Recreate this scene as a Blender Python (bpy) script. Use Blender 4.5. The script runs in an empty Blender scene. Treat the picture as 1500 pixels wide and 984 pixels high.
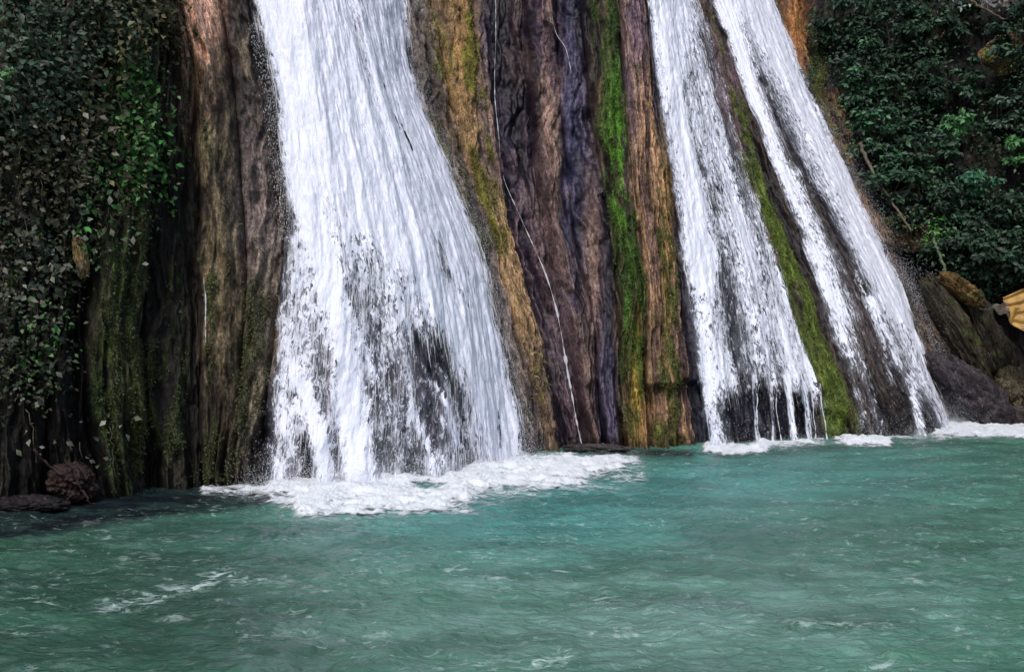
import bpy, math, numpy as np
from math import radians
rng = np.random.default_rng(7)
sc = bpy.context.scene
# ------------------------------------------------------------------ camera
CAMH, F, HZ = 3.0, 1500.0, 492.0
cam_d = bpy.data.cameras.new("camera"); cam = bpy.data.objects.new("camera", cam_d)
sc.collection.objects.link(cam); cam.location = (0, 0, CAMH); cam.rotation_euler = (radians(90), 0, 0)
cam_d.sensor_width = 36; cam_d.lens = 36.0; cam_d.clip_start = 0.1; cam_d.clip_end = 2000
sc.camera = cam
# ------------------------------------------------------------------ light
SUN_EL, SUN_AZ = 52.0, -162.0      # azimuth from +Y, clockwise positive
w = bpy.data.worlds.new("World"); sc.world = w; w.use_nodes = True
nt = w.node_tree; bg = nt.nodes['Background']
sky = nt.nodes.new('ShaderNodeTexSky'); sky.sky_type = 'NISHITA'; sky.sun_disc = False
sky.sun_elevation = radians(SUN_EL); sky.sun_rotation = radians(SUN_AZ)
sky.air_density = 1.0; sky.dust_density = 3.0; sky.ozone_density = 1.0
nt.links.new(sky.outputs[0], bg.inputs[0]); bg.inputs[1].default_value = 0.10
sd = bpy.data.lights.new("sun", 'SUN'); sun = bpy.data.objects.new("sun", sd); sc.collection.objects.link(sun)
sd.energy = 1.4; sd.angle = radians(10); sd.color = (1.0, 0.96, 0.92)
_e, _a = radians(SUN_EL), radians(SUN_AZ)
from mathutils import Vector
_d = Vector((math.sin(_a)*math.cos(_e), math.cos(_a)*math.cos(_e), math.sin(_e)))
sun.rotation_euler = _d.to_track_quat('Z', 'Y').to_euler()
sc.view_settings.view_transform = 'Standard'; sc.view_settings.look = 'None'
sc.view_settings.exposure = 0.60; sc.view_settings.gamma = 1
sc.cycles.transparent_max_bounces = 10; sc.cycles.max_bounces = 4; sc.cycles.diffuse_bounces = 3; sc.cycles.glossy_bounces = 2
# ------------------------------------------------------------------ noise
def _hash(ix, iy, iz, seed):
    n = (ix.astype(np.int64)*374761393 + iy.astype(np.int64)*668265263 + iz.astype(np.int64)*2147483647 + seed*974634777) & 0xFFFFFFFF
    n = ((n ^ (n >> 13)) * 1274126177) & 0xFFFFFFFF
    n = ((n ^ (n >> 15)) * 2246822519) & 0xFFFFFFFF
    return ((n ^ (n >> 16)) & 0xFFFFFF) / float(0xFFFFFF)
def vnoise(x, y, z=None, seed=0):
    x = np.asarray(x, float); y = np.asarray(y, float)
    x, y = np.broadcast_arrays(x, y)
    ix, iy = np.floor(x), np.floor(y); fx, fy = x-ix, y-iy
    ux, uy = fx*fx*fx*(fx*(fx*6-15)+10), fy*fy*fy*(fy*(fy*6-15)+10)
    if z is None:
        zz = np.zeros_like(ix)
        a, b = _hash(ix, iy, zz, seed), _hash(ix+1, iy, zz, seed)
        c, d = _hash(ix, iy+1, zz, seed), _hash(ix+1, iy+1, zz, seed)
        return (a+(b-a)*ux)*(1-uy)+(c+(d-c)*ux)*uy
    z = np.broadcast_to(np.asarray(z, float), x.shape); iz = np.floor(z); fz = z-iz; uz = fz*fz*(3-2*fz)
    r = []
    for k in (0, 1):
        a, b = _hash(ix, iy, iz+k, seed), _hash(ix+1, iy, iz+k, seed)
        c, d = _hash(ix, iy+1, iz+k, seed), _hash(ix+1, iy+1, iz+k, seed)
        r.append((a+(b-a)*ux)*(1-uy)+(c+(d-c)*ux)*uy)
    return r[0]*(1-uz)+r[1]*uz
def fbm(x, y, z=None, o=4, seed=0, gain=0.5):
    t = 0; a = 1.0; s = 0
    for k in range(o):
        t = t + a*vnoise(x*2**k+17.3*k, y*2**k-9.1*k, None if z is None else z*2**k, seed+k); s += a; a *= gain
    return t/s                       # 0..1
def sstep(a, b, x):
    t = np.clip((x-a)/(b-a), 0, 1); return t*t*(3-2*t)
def lerp(a, b, t): return a+(b-a)*t
# ------------------------------------------------------------------ object helpers
C = sc.collection
def tag(o, label=None, cat=None, group=None, kind=None):
    if label: o['label'] = label
    if cat: o['category'] = cat
    if group: o['group'] = group
    if kind: o['kind'] = kind
    return o
def empty(name, loc=(0, 0, 0)):
    o = bpy.data.objects.new(name, None); C.objects.link(o); o.location = loc; o.empty_display_size = 0.2; return o
def mesh_obj(name, V, Fq, mat, parent=None, cols=None, floats=None, uv=None, smooth=True, loc=None):
    """V (n,3) world coordinates; Fq (m,k) faces."""
    V = np.asarray(V, np.float64); Fq = np.asarray(Fq, np.int32)
    me = bpy.data.meshes.new(name)
    if loc is None and parent is not None: loc = np.array(parent.location)
    if loc is None: loc = np.zeros(3)
    m, k = Fq.shape
    me.vertices.add(len(V)); me.vertices.foreach_set('co', (V-np.array(loc)).astype(np.float32).ravel())
    me.loops.add(m*k); me.loops.foreach_set('vertex_index', Fq.ravel())
    me.polygons.add(m); me.polygons.foreach_set('loop_start', np.arange(0, m*k, k, dtype=np.int32))
    me.polygons.foreach_set('loop_total', np.full(m, k, np.int32))
    me.update(calc_edges=True)
    if smooth: me.polygons.foreach_set('use_smooth', np.ones(m, bool))
    if cols is not None:
        for nm, c in cols.items():
            a = me.attributes.new(nm, 'FLOAT_COLOR', 'POINT')
            c4 = np.ones((len(V), 4), np.float32); c4[:, :3] = c; a.data.foreach_set('color', c4.ravel())
    if floats is not None:
        for nm, c in floats.items():
            a = me.attributes.new(nm, 'FLOAT', 'POINT'); a.data.foreach_set('value', np.asarray(c, np.float32).ravel())
    if uv is not None:
        a = me.attributes.new('flow', 'FLOAT_VECTOR', 'POINT')
        u3 = np.zeros((len(V), 3), np.float32); u3[:, :2] = uv; a.data.foreach_set('vector', u3.ravel())
    me.materials.append(mat)
    o = bpy.data.objects.new(name, me); C.objects.link(o)
    if parent is not None: o.parent = parent
    else: o.location = loc
    return o
def grid_faces(nr, nc):
    i = np.arange(nr*nc).reshape(nr, nc)
    return np.stack([i[:-1, :-1], i[:-1, 1:], i[1:, 1:], i[1:, :-1]], -1).reshape(-1, 4)
class NT:
    def __init__(s, name):
        s.m = bpy.data.materials.new(name); s.m.use_nodes = True; s.t = s.m.node_tree; s.t.nodes.clear()
        s.out = s.n('ShaderNodeOutputMaterial')
    def n(s, ty, **kw):
        x = s.t.nodes.new(ty)
        for k, v in kw.items(): setattr(x, k, v)
        return x
    def l(s, a, b): s.t.links.new(a, b)
    def attr(s, nm): return s.n('ShaderNodeAttribute', attribute_name=nm)
    def math(s, op, a, b=None, c=None, clamp=False):
        x = s.n('ShaderNodeMath', operation=op); x.use_clamp = clamp
        for i, v in enumerate((a, b, c)):
            if v is None: continue
            if isinstance(v, (int, float)): x.inputs[i].default_value = v
            else: s.l(v, x.inputs[i])
        return x.outputs[0]
    def mapping(s, vec, scale):
        x = s.n('ShaderNodeMapping'); s.l(vec, x.inputs[0]); x.inputs['Scale'].default_value = scale; return x.outputs[0]
    def noise(s, vec, scale, detail=4, rough=0.55, dist=0.0):
        x = s.n('ShaderNodeTexNoise'); s.l(vec, x.inputs['Vector'])
        x.inputs['Scale'].default_value = scale; x.inputs['Detail'].default_value = detail
        x.inputs['Roughness'].default_value = rough; x.inputs['Distortion'].default_value = dist; return x.outputs[0]
    def mrange(s, v, a, b, c=0.0, d=1.0):
        x = s.n('ShaderNodeMapRange'); x.interpolation_type = 'SMOOTHSTEP'; s.l(v, x.inputs[0])
        for i, q in zip((1, 2, 3, 4), (a, b, c, d)):
            if isinstance(q, (int, float)): x.inputs[i].default_value = q
            else: s.l(q, x.inputs[i])
        return x.outputs[0]
    def mix(s, f, a, b, mode='MIX'):
        x = s.n('ShaderNodeMix', data_type='RGBA', blend_type=mode)
        for i, v in zip((0, 6, 7), (f, a, b)):
            if isinstance(v, (int, float)): x.inputs[i].default_value = v
            elif isinstance(v, tuple): x.inputs[i].default_value = (*v, 1)
            else: s.l(v, x.inputs[i])
        return x.outputs[2]
# ------------------------------------------------------------------ materials
def rock_material():
    k = NT('wet_travertine'); p = k.n('ShaderNodeBsdfPrincipled'); p.inputs['Specular IOR Level'].default_value = .22; k.l(p.outputs[0], k.out.inputs[0])
    c = k.attr('rockcol').outputs[0]; wet = k.attr('wet').outputs['Fac']
    g = k.n('ShaderNodeNewGeometry').outputs['Position']
    fl = k.attr('flow').outputs['Vector']
    n1 = k.noise(k.mapping(fl, (13, 1.7, 1)), 1.0, 6, 0.7, 0.3)
    n2 = k.noise(k.mapping(g, (1, 1, .5)), 20.0, 5, 0.8)
    f1 = k.mrange(n1, 0.33, 0.67, 0.35, 1.6); f2 = k.mrange(n2, 0.35, 0.65, 0.3, 1.75)
    f = k.math('MULTIPLY', f1, f2)
    v = k.n('ShaderNodeVectorMath', operation='SCALE'); k.l(c, v.inputs[0]); k.l(f, v.inputs['Scale'])
    k.l(v.outputs[0], p.inputs['Base Color'])
    k.l(k.mrange(wet, 0, 1, 0.85, 0.42), p.inputs['Roughness'])
    b = k.n('ShaderNodeBump'); b.inputs['Distance'].default_value = 0.015; b.inputs['Strength'].default_value = 0.9
    h = k.math('ADD', k.math('MULTIPLY', n1, 1.0), k.math('MULTIPLY', n2, 0.8))
    h = k.math('ADD', h, k.math('MULTIPLY', k.noise(g, 30.0, 4, 0.7), 0.25))
    k.l(h, b.inputs['Height']); k.l(b.outputs[0], p.inputs['Normal'])
    return k.m
def fall_material(name, su, sv, seed, soft=0.13, gauze=0.0):
    k = NT(name); p = k.n('ShaderNodeBsdfPrincipled')
    p.inputs['Base Color'].default_value = (0.76, 0.79, 0.91, 1); p.inputs['Roughness'].default_value = 0.7
    p.inputs['Specular IOR Level'].default_value = 0.3
    fl = k.attr('flow').outputs['Vector']; d = k.attr('dens').outputs['Fac']
    ad = k.n('ShaderNodeVectorMath', operation='ADD'); k.l(fl, ad.inputs[0]); ad.inputs[1].default_value = (seed*3.7, seed*5.1, seed)
    fl = ad.outputs[0]
    w = k.noise(k.mapping(fl, (1.5, 1.2, 1)), 1.0, 2)
    cb = k.n('ShaderNodeCombineXYZ'); k.l(k.math('MULTIPLY', k.math('SUBTRACT', w, 0.5), 0.35), cb.inputs[0])
    a2 = k.n('ShaderNodeVectorMath', operation='ADD'); k.l(fl, a2.inputs[0]); k.l(cb.outputs[0], a2.inputs[1])
    fl = a2.outputs[0]
    nA = k.noise(k.mapping(fl, (su, sv, 1)), 1.0, 4, 0.62, 0.5)
    nB = k.noise(k.mapping(fl, (su*3.2, sv*3.4, 1)), 1.0, 3, 0.6, 0.8)
    n = k.math('ADD', k.math('MULTIPLY', nA, 0.58), k.math('MULTIPLY', nB, 0.42))
    n = k.mrange(n, 0.33, 0.67, 0.0, 1.0)
    t = k.math('SUBTRACT', 1.0, d)
    al = k.mrange(n, k.math('SUBTRACT', t, soft), k.math('ADD', t, soft))
    al = k.math('MULTIPLY', al, k.mrange(d, 0.0, 0.6, 0.35, 1.0))
    if gauze: al = k.math('MAXIMUM', al, k.math('MULTIPLY', k.math('MULTIPLY', k.mrange(d, 0.02, 0.6), gauze), k.mrange(nA, .35, .6, .4, 1.0)))
    tr = k.n('ShaderNodeBsdfTransparent'); mx = k.n('ShaderNodeMixShader')
    k.l(al, mx.inputs[0]); k.l(tr.outputs[0], mx.inputs[1]); k.l(p.outputs[0], mx.inputs[2])
    k.l(mx.outputs[0], k.out.inputs[0])
    b = k.n('ShaderNodeBump'); b.inputs['Distance'].default_value = 0.012; b.inputs['Strength'].default_value = 0.5
    k.l(n, b.inputs['Height']); k.l(b.outputs[0], p.inputs['Normal'])
    return k.m
def spray_material():
    k = NT('white_water_drops'); p = k.n('ShaderNodeBsdfPrincipled'); k.l(p.outputs[0], k.out.inputs[0])
    p.inputs['Base Color'].default_value = (0.80, 0.83, 0.90, 1); p.inputs['Roughness'].default_value = 0.5
    return k.m
def foam_material():
    k = NT('boiling_foam'); p = k.n('ShaderNodeBsdfPrincipled')
    p.inputs['Base Color'].default_value = (0.72, 0.77, 0.82, 1); p.inputs['Roughness'].default_value = 0.55
    g = k.n('ShaderNodeNewGeometry').outputs['Position']; d = k.attr('dens').outputs['Fac']
    w = k.noise(k.mapping(g, (1, 1, 0.2)), 1.3, 3)
    n = k.noise(k.mapping(g, (4.5, 6.5, 1)), 1.0, 6, 0.72, 0.7)
    n = k.mrange(n, 0.3, 0.7, 0.0, 1.0)
    t = k.math('SUBTRACT', 1.0, d)
    al = k.mrange(n, k.math('SUBTRACT', t, 0.38), k.math('ADD', t, 0.40))
    al = k.math('MULTIPLY', al, k.mrange(d, 0.02, 0.85, 0.0, .95))
    tr = k.n('ShaderNodeBsdfTransparent'); mx = k.n('ShaderNodeMixShader')
    k.l(al, mx.inputs[0]); k.l(tr.outputs[0], mx.inputs[1]); k.l(p.outputs[0], mx.inputs[2]); k.l(mx.outputs[0], k.out.inputs[0])
    b = k.n('ShaderNodeBump'); b.inputs['Distance'].default_value = 0.02; b.inputs['Strength'].default_value = .5; k.l(n, b.inputs['Height']); k.l(b.outputs[0], p.inputs['Normal'])
    return k.m
def pool_material():
    k = NT('milky_turquoise_water'); p = k.n('ShaderNodeBsdfPrincipled'); k.l(p.outputs[0], k.out.inputs[0])
    c = k.attr('watercol').outputs[0]; fo = k.attr('dens').outputs['Fac']
    g = k.n('ShaderNodeNewGeometry').outputs['Position']
    n = k.noise(k.mapping(g, (3.2, 5.6, 1)), 1.3, 6, 0.72, 0.8)
    fl2 = k.mrange(k.noise(k.mapping(g, (2.6, 4.6, 1)), 1.3, 5, 0.68, 1.2), 0.56, 0.70, 0.0, 0.5)
    fm = k.math('MAXIMUM', k.math('MULTIPLY', k.mrange(n, 0.47, 0.64), fo), k.math('MULTIPLY', fl2, k.mrange(k.noise(g, 0.5, 3), 0.38, 0.56)))
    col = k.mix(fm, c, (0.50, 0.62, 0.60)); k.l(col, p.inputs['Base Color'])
    k.l(k.mrange(fm, 0, 1, 0.27, 0.5), p.inputs['Roughness']); p.inputs['IOR'].default_value = 1.33
    b = k.n('ShaderNodeBump'); b.inputs['Distance'].default_value = 0.06; b.inputs['Strength'].default_value = 1.0
    h = k.math('ADD', k.noise(k.mapping(g, (5, 9, 1)), 1.0, 4, 0.6, 0.6), k.math('MULTIPLY', k.noise(k.mapping(g, (16, 22, 1)), 1.0, 2, 0.5), 0.12))
    k.l(h, b.inputs['Height']); k.l(b.outputs[0], p.inputs['Normal'])
    return k.m
def leaf_material():
    k = NT('leaf'); p = k.n('ShaderNodeBsdfPrincipled'); k.l(p.outputs[0], k.out.inputs[0])
    k.l(k.attr('leafcol').outputs[0], p.inputs['Base Color']); p.inputs['Roughness'].default_value = 0.5; p.inputs['Specular IOR Level'].default_value = .25
    return k.m
def plain(name, col, rough=0.8, nscale=8.0, var=0.5, bump=0.02):
    k = NT(name); p = k.n('ShaderNodeBsdfPrincipled'); k.l(p.outputs[0], k.out.inputs[0])
    g = k.n('ShaderNodeNewGeometry').outputs['Position']; n = k.noise(g, nscale, 5, 0.65)
    v = k.n('ShaderNodeVectorMath', operation='SCALE'); v.inputs[0].default_value = col
    k.l(k.mrange(n, 0.3, 0.7, 1-var, 1+var), v.inputs['Scale']); k.l(v.outputs[0], p.inputs['Base Color'])
    p.inputs['Roughness'].default_value = rough
    b = k.n('ShaderNodeBump'); b.inputs['Distance'].default_value = bump; k.l(n, b.inputs['Height']); k.l(b.outputs[0], p.inputs['Normal'])
    return k.m
M_ROCK, M_SPRAY, M_FOAM, M_POOL, M_LEAF = rock_material(), spray_material(), foam_material(), pool_material(), leaf_material()
def veil_drop_material():
    k = NT('fine_spray'); p = k.n('ShaderNodeBsdfPrincipled'); p.inputs['Base Color'].default_value = (0.84, 0.86, 0.92, 1); p.inputs['Roughness'].default_value = .6
    tr = k.n('ShaderNodeBsdfTransparent'); mx = k.n('ShaderNodeMixShader'); mx.inputs[0].default_value = .38
    k.l(tr.outputs[0], mx.inputs[1]); k.l(p.outputs[0], mx.inputs[2]); k.l(mx.outputs[0], k.out.inputs[0]); return k.m
M_DROP = veil_drop_material()
M_FALL = [fall_material('falling_white_water', 10.0, 3.6, 0, 0.13), fall_material('falling_water_veil', 7.0, 2.0, 5, 0.24, 0.42)]
M_BARK = plain('bark', (0.10, 0.075, 0.05)); M_ROOT = plain('reddish_root', (0.045, 0.022, 0.02))

# ------------------------------------------------------------------ cliff: flow lines
# each line: waterline row, lean back per metre, points (row, column) of the crease seen from the pool, all turned into metres below
K = [
 (800, .10, [(0, -760), (800, -700)]),                                                                     # 0
 (776, .10, [(0, -380), (776, -350)]),                                                                     # 1
 (748, .12, [(0, -70), (757, -60)]),                                                                       # 2
 (738, .12, [(0, 60), (400, 85), (748, 60)]),                                                              # 3
 (727, .13, [(0, 150), (300, 130), (450, 112), (600, 118), (735, 145)]),                                   # 4
 (716, .14, [(0, 232), (300, 215), (500, 200), (722, 215)]),                                               # 5
 (710, .16, [(0, 262), (100, 284), (300, 292), (500, 290), (714, 300)]),                                   # 6
 (708, .20, [(0, 322), (150, 345), (400, 362), (708, 350)]),                                               # 7
 (707, .24, [(0, 366), (150, 396), (330, 418), (500, 402), (707, 380)]),                                   # 8
 (708, .28, [(0, 440), (200, 470), (400, 500), (708, 475)]),                                               # 9
 (694, .30, [(0, 505), (200, 560), (400, 615), (560, 640), (694, 640)]),                                   # 10
 (664, .30, [(0, 580), (150, 602), (250, 647), (380, 700), (560, 733), (664, 754)]),                       # 11
 (660, .29, [(0, 630), (200, 672), (400, 728), (560, 768), (660, 788)]),                                   # 12
 (657, .28, [(0, 704), (150, 716), (300, 736), (400, 762), (550, 800), (657, 822)]),                       # 13
 (654, .27, [(0, 768), (150, 776), (300, 797), (450, 832), (654, 862)]),                                   # 14
 (653, .26, [(0, 812), (150, 815), (300, 830), (450, 868), (653, 884)]),                                   # 15
 (654, .26, [(0, 850), (150, 860), (300, 885), (450, 903), (654, 916)]),                                   # 16
 (656, .26, [(0, 905), (200, 914), (400, 932), (550, 945), (656, 955)]),                                   # 17
 (655, .27, [(0, 938), (200, 963), (400, 993), (520, 1010), (655, 1028)]),                                 # 18
 (650, .30, [(0, 982), (200, 1012), (400, 1062), (650, 1098)]),                                            # 19
 (641, .34, [(0, 1014), (60, 1034), (170, 1062), (400, 1136), (560, 1186), (641, 1205)]),                  # 20
 (637, .36, [(0, 1026), (60, 1050), (170, 1088), (300, 1134), (420, 1178), (560, 1220), (637, 1240)]),     # 21
 (636, .40, [(0, 1066), (120, 1102), (290, 1184), (430, 1262), (550, 1312), (636, 1366)]),                 # 22
 (622, .42, [(0, 1122), (200, 1207), (370, 1291), (470, 1326), (560, 1355), (622, 1376)]),                 # 23
 (618, .40, [(0, 1172), (100, 1192), (200, 1232), (330, 1300), (400, 1342), (500, 1395), (618, 1440)]),    # 24
 (617, .36, [(0, 1300), (200, 1340), (370, 1395), (450, 1445), (617, 1500)]),                              # 25
 (620, .32, [(0, 1480), (300, 1520), (620, 1590)]),                                                        # 26
 (645, .25, [(0, 1720), (645, 1800)]),                                                                     # 27
 (720, .2, [(0, 2500), (720, 2600)]),                                                                      # 28
]
NK = len(K)
YB = np.array([CAMH*F/(k[0]-HZ) for k in K]); LEAN = np.array([k[1] for k in K])
def key_xy(i, z):
    base, lean, pts = K[i]; z = np.asarray(z, float)
    Y = YB[i]+lean*np.maximum(z, -1)+0.004*np.maximum(z, 0)**2
    py = HZ-F*(z-CAMH)/Y
    p = sorted(pts); r = np.array([q[0] for q in p], float); c = np.array([q[1] for q in p], float)
    sl = (c[1]-c[0])/(r[1]-r[0]); r = np.concatenate([[r[0]-350], r]); c = np.concatenate([[c[0]-350*sl*0.8], c])
    # smooth the polyline a little
    px = (np.interp(py-30, r, c)+2*np.interp(py, r, c)+np.interp(py+30, r, c))/4
    px = np.where(py > p[-1][0]-30, np.interp(py, r, c), px)
    return (px-750)/F*Y, Y
def base_xy(s, z):
    s, z = np.broadcast_arrays(np.asarray(s, float), np.asarray(z, float))
    i0 = np.clip(np.floor(s).astype(int), 0, NK-2); X = np.zeros(s.shape); Y = np.zeros(s.shape)
    for i in np.unique(i0):
        m = i0 == i; x0, y0 = key_xy(i, z[m]); x1, y1 = key_xy(i+1, z[m]); t = s[m]-i
        X[m] = lerp(x0, x1, t); Y[m] = lerp(y0, y1, t)
    return X, Y
_bx = np.array([key_xy(i, 0.)[0] for i in range(NK)]); _by = YB.copy()
_tx = np.gradient(_bx); _ty = np.gradient(_by); _l = np.hypot(_tx, _ty)
_ty_s = _ty/_l; _tx_s = _tx/_l
NX = np.convolve(np.pad(_ty_s, 1, 'edge'), [.25, .5, .25], 'valid'); NY = -np.convolve(np.pad(_tx_s, 1, 'edge'), [.25, .5, .25], 'valid')
NX *= 0.6
_n = np.hypot(NX, NY); NX /= _n; NY /= _n
ARC = np.concatenate([[0], np.cumsum(np.hypot(np.diff(_bx), np.diff(_by)))])
def nrm(s): return np.interp(s, range(NK), NX), np.interp(s, range(NK), NY)
def arc(s): return np.interp(s, range(NK), ARC)
# bulge amplitude and offset of every rib between line i and i+1
AMP = {0: .6, 1: .6, 2: .5, 3: .45, 4: .55, 5: .4, 6: .45, 7: .35, 8: .22, 9: .25, 10: .25, 11: .3, 12: .5, 13: .12, 14: .5, 15: .3, 16: .55,
       17: .45, 18: .25, 19: .25, 20: .45, 21: .3, 22: .3, 23: .3, 24: .5, 25: .6, 26: .8, 27: .8}
OFF = {13: -.45, 15: -.22, 5: -.15, 23: -.25, 24: -.6, 25: -.9}
def bulge(s):
    i = np.clip(np.floor(s).astype(int), 0, NK-2); t = s-i
    a = np.vectorize(lambda q: AMP.get(int(q), .3))(i) if i.size < 5000 else np.array([AMP.get(q, .3) for q in range(NK)])[i]
    o = np.array([OFF.get(q, 0.) for q in range(NK)])[i]
    return o+a*np.sqrt(np.clip(1-np.abs(2*t-1)**2.4, 0, 1))
def zvis(i):                                  # height where line i leaves the picture at the top
    z = np.linspace(0, 40, 400); _, Y = key_xy(i, z); py = HZ-F*(z-CAMH)/Y
    return z[np.argmin(np.abs(py+50))]
def project(x, y, z): return 750+F*x/y, HZ-F*(z-CAMH)/y
# palettes: (dry/bright colour, dark streak colour, moss colour, moss amount at top, moss amount at foot, streak bias, wet)
DK = (.014, .013, .011)
P = {
 0: ((0.035, 0.030, 0.022), DK, (.03, .045, .012), .5, .3, .5, .3), 1: ((0.035, 0.030, 0.022), DK, (.03, .045, .012), .5, .3, .5, .3),
 2: ((0.035, 0.030, 0.022), DK, (.03, .045, .012), .4, .2, .6, .3), 3: ((0.057, 0.042, 0.032), (.010, .009, .009), (.02, .045, .012), .4, .15, .65, .3),
 4: ((0.081, 0.077, 0.041), DK, (.035, .05, .012), .4, .55, .55, .35), 5: ((0.067, 0.053, 0.037), (.010,.009,.008), (.03, .04, .012), .4, .45, .6, .35),
 6: ((0.132, 0.102, 0.061), (.025, .02, .016), (.04, .05, .015), .2, .45, .45, .35), 7: ((0.188, 0.150, 0.106), (.035, .03, .028), (.05, .055, .025), .4, .35, .48, .5),
 8: ((0.030, 0.026, 0.040), (.010, .010, .018), (.06, .06, .04), .2, .05, .5, .8), 9: ((0.030, 0.026, 0.040), (.010, .010, .018), (.05, .05, .04), .1, .0, .55, .9),
 10: ((0.030, 0.026, 0.040), (.010, .010, .018), (.05, .05, .03), .1, .0, .6, .9), 11: ((.15, .12, .11), (.05, .045, .05), (.07, .075, .02), .38, .28, .45, .7),
 12: ((.21, .135, .07), (.07, .05, .04), (.11, .11, .015), .36, .30, .4, .5), 13: ((.085, .055, .065), (.02, .015, .028), (.06, .05, .02), .02, .02, .5, .85),
 14: ((.18, .12, .10), (.045, .03, .05), (.08, .06, .03), .05, .05, .45, .7), 15: ((.07, .06, .105), (.018, .017, .035), (.05, .05, .03), .02, .05, .5, .85),
 16: ((.13, .09, .055), (.02, .018, .014), (.035, .065, .012), .42, .42, .5, .5), 17: ((.27, .16, .09), (.08, .05, .045), (.06, .08, .015), .12, .55, .42, .5),
 18: ((0.030, 0.026, 0.040), (.010, .010, .018), (.05, .05, .03), .0, .0, .6, .9), 19: ((0.030, 0.026, 0.040), (.010, .010, .018), (.05, .05, .03), .0, .0, .6, .9),
 20: ((.10, .065, .06), (.035, .025, .025), (.08, .12, .015), .35, 1.0, .5, .6), 21: ((.035, .025, .022), (.012, .010, .012), (.06, .06, .02), .1, .1, .55, .8),
 22: ((0.030, 0.026, 0.040), (.010, .010, .018), (.05, .05, .02), .0, .0, .6, .8), 23: ((.17, .09, .04), (.05, .035, .03), (.07, .075, .015), .35, .2, .5, .4),
 24: ((0.037, 0.030, 0.025), (.008, .007, .008), (.03, .04, .012), .3, .05, .6, .3), 25: ((0.035, 0.028, 0.022), (.008, .007, .008), (.03, .04, .012), .3, .05, .6, .3),
 26: ((0.035, 0.030, 0.022), DK, (.03, .045, .012), .4, .2, .6, .3), 27: ((0.035, 0.030, 0.022), DK, (.03, .045, .012), .4, .2, .6, .3),
}
PAR = np.array([list(P[i][0])+list(P[i][1])+list(P[i][2])+list(P[i][3:]) for i in range(NK-1)])
def rock_colour(i, S, Z, PX, PY, relief):
    A = arc(S)
    sw = S+.75*(fbm(A*1.1, Z*.25, seed=95, o=4)-.5)*np.where(np.abs(S-17.3) < 1, .7, 1)-.5
    i0 = np.clip(np.floor(sw).astype(int), 0, NK-2); i1 = np.clip(i0+1, 0, NK-2); fr = sstep(.32, .68, sw-np.floor(sw))[..., None]
    p = lerp(PAR[i0], PAR[i1], fr); c1, c2, cm = p[..., 0:3], p[..., 3:6], p[..., 6:9]; m0, m1, bias, wet = (p[..., k] for k in (9, 10, 11, 12))
    st = fbm(A*3.5, Z*.22, seed=40, o=4); st2 = fbm(A*13, Z*.8, seed=60, o=4)
    f = sstep(bias-.14, bias+.16, st*.6+st2*.4+relief*.55)[..., None]
    col = lerp(c2, c1, f)*lerp(.45, 1.5, fbm(A*.9, Z*.35, seed=90, o=4))[..., None]
    col = col*lerp(1.0, .35, sstep(.58, .72, fbm(A*2.6, Z*.16, seed=93, o=3)))[..., None]
    h = np.clip(PY/650, 0, 1); ma = lerp(m0, m1, h)
    def patch(px, py, rx, ry): return np.exp(-(((PX-px)/rx)**2+((PY-py)/ry)**2))
    def put(c, w): 
        nonlocal col
        col = lerp(col, np.array(c)*lerp(.6, 1.3, st2)[..., None], np.clip(w, 0, 1)[..., None])
    if 10 <= i <= 24:
        ma = ma+.30*patch(900, 190, 18, 150)+.25*patch(930, 470, 14, 110)+.35*patch(985, 430, 18, 90)+.55*patch(684, 40, 8, 70)+.25*patch(700, 330, 13, 150)+.6*patch(1205, 115, 18, 50)
        put((.25, .155, .05), .8*patch(974, 330, 8, 200)); put((.13, .09, .13), .85*patch(925, 40, 16, 130)); put((.30, .17, .09), .8*patch(945, 620, 24, 50))
        put((.27, .16, .055), .75*patch(668, 60, 22, 130)+.5*patch(710, 190, 10, 90)); put((.32, .24, .04), .75*patch(932, 560, 10, 90))
        put((.13, .085, .10), .85*patch(1062, 130, 22, 70)); put((.045, .035, .035), .8*patch(1300, 420, 90, 80)); put((.14, .08, .03), .6*patch(1335, 350, 34, 14)); put((.014, .011, .012), .95*patch(1345, 425, 50, 55))  # near-black patches beside the last fall paint the cave's shade into the rock
        put((.035, .04, .10), .5*patch(708, 150, 10, 160)+.4*patch(832, 250, 12, 200)); put((.06, .045, .045), .75*patch(790, 560, 30, 120))
        put((.30, .19, .15), .6*patch(800, 170, 9, 120)+.6*patch(868, 390, 12, 130))
        put((.38, .16, .05), .8*patch(1168, 40, 16, 70))
    if 5 <= i <= 7: put((.62, .35, .25), 1.3*patch(296, 20, 24, 95)); put((.20, .155, .15), .7*patch(385, 290, 35, 120))
    mm = .5+1.7*(fbm(A*3.2, Z*.55, seed=120, o=4)*.5+fbm(A*12, Z*2.2, seed=150, o=4)*.5-.5)+relief*.3
    mo = sstep(1-ma-.10, 1-ma+.14, .08+mm*.85)[..., None]
    mv = lerp(.25, 1.6, fbm(A*8, Z*1.6, seed=170, o=4))[..., None]
    col = lerp(col, cm*mv, mo*.85)
    if 14 <= i <= 18: col = lerp(col, np.array((.085, .22, .02))*lerp(.4, 1.5, st2)[..., None], (np.clip(.95*patch(902, 205, 11, 95)+.75*patch(912, 290, 9, 60)+.5*patch(925, 440, 10, 70)+.35*patch(935, 590, 6, 60), 0, 1)*sstep(.42, .56, mm*.6+st2*.4))[..., None])
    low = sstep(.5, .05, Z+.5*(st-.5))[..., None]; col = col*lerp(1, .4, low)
    return np.clip(col, .004, .8), np.clip(wet+.3*low[..., 0]-.4*mo[..., 0], 0, 1), mo[..., 0]
cliff = empty('cliff'); tag(cliff, kind='structure')
RIBS = {}
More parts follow.
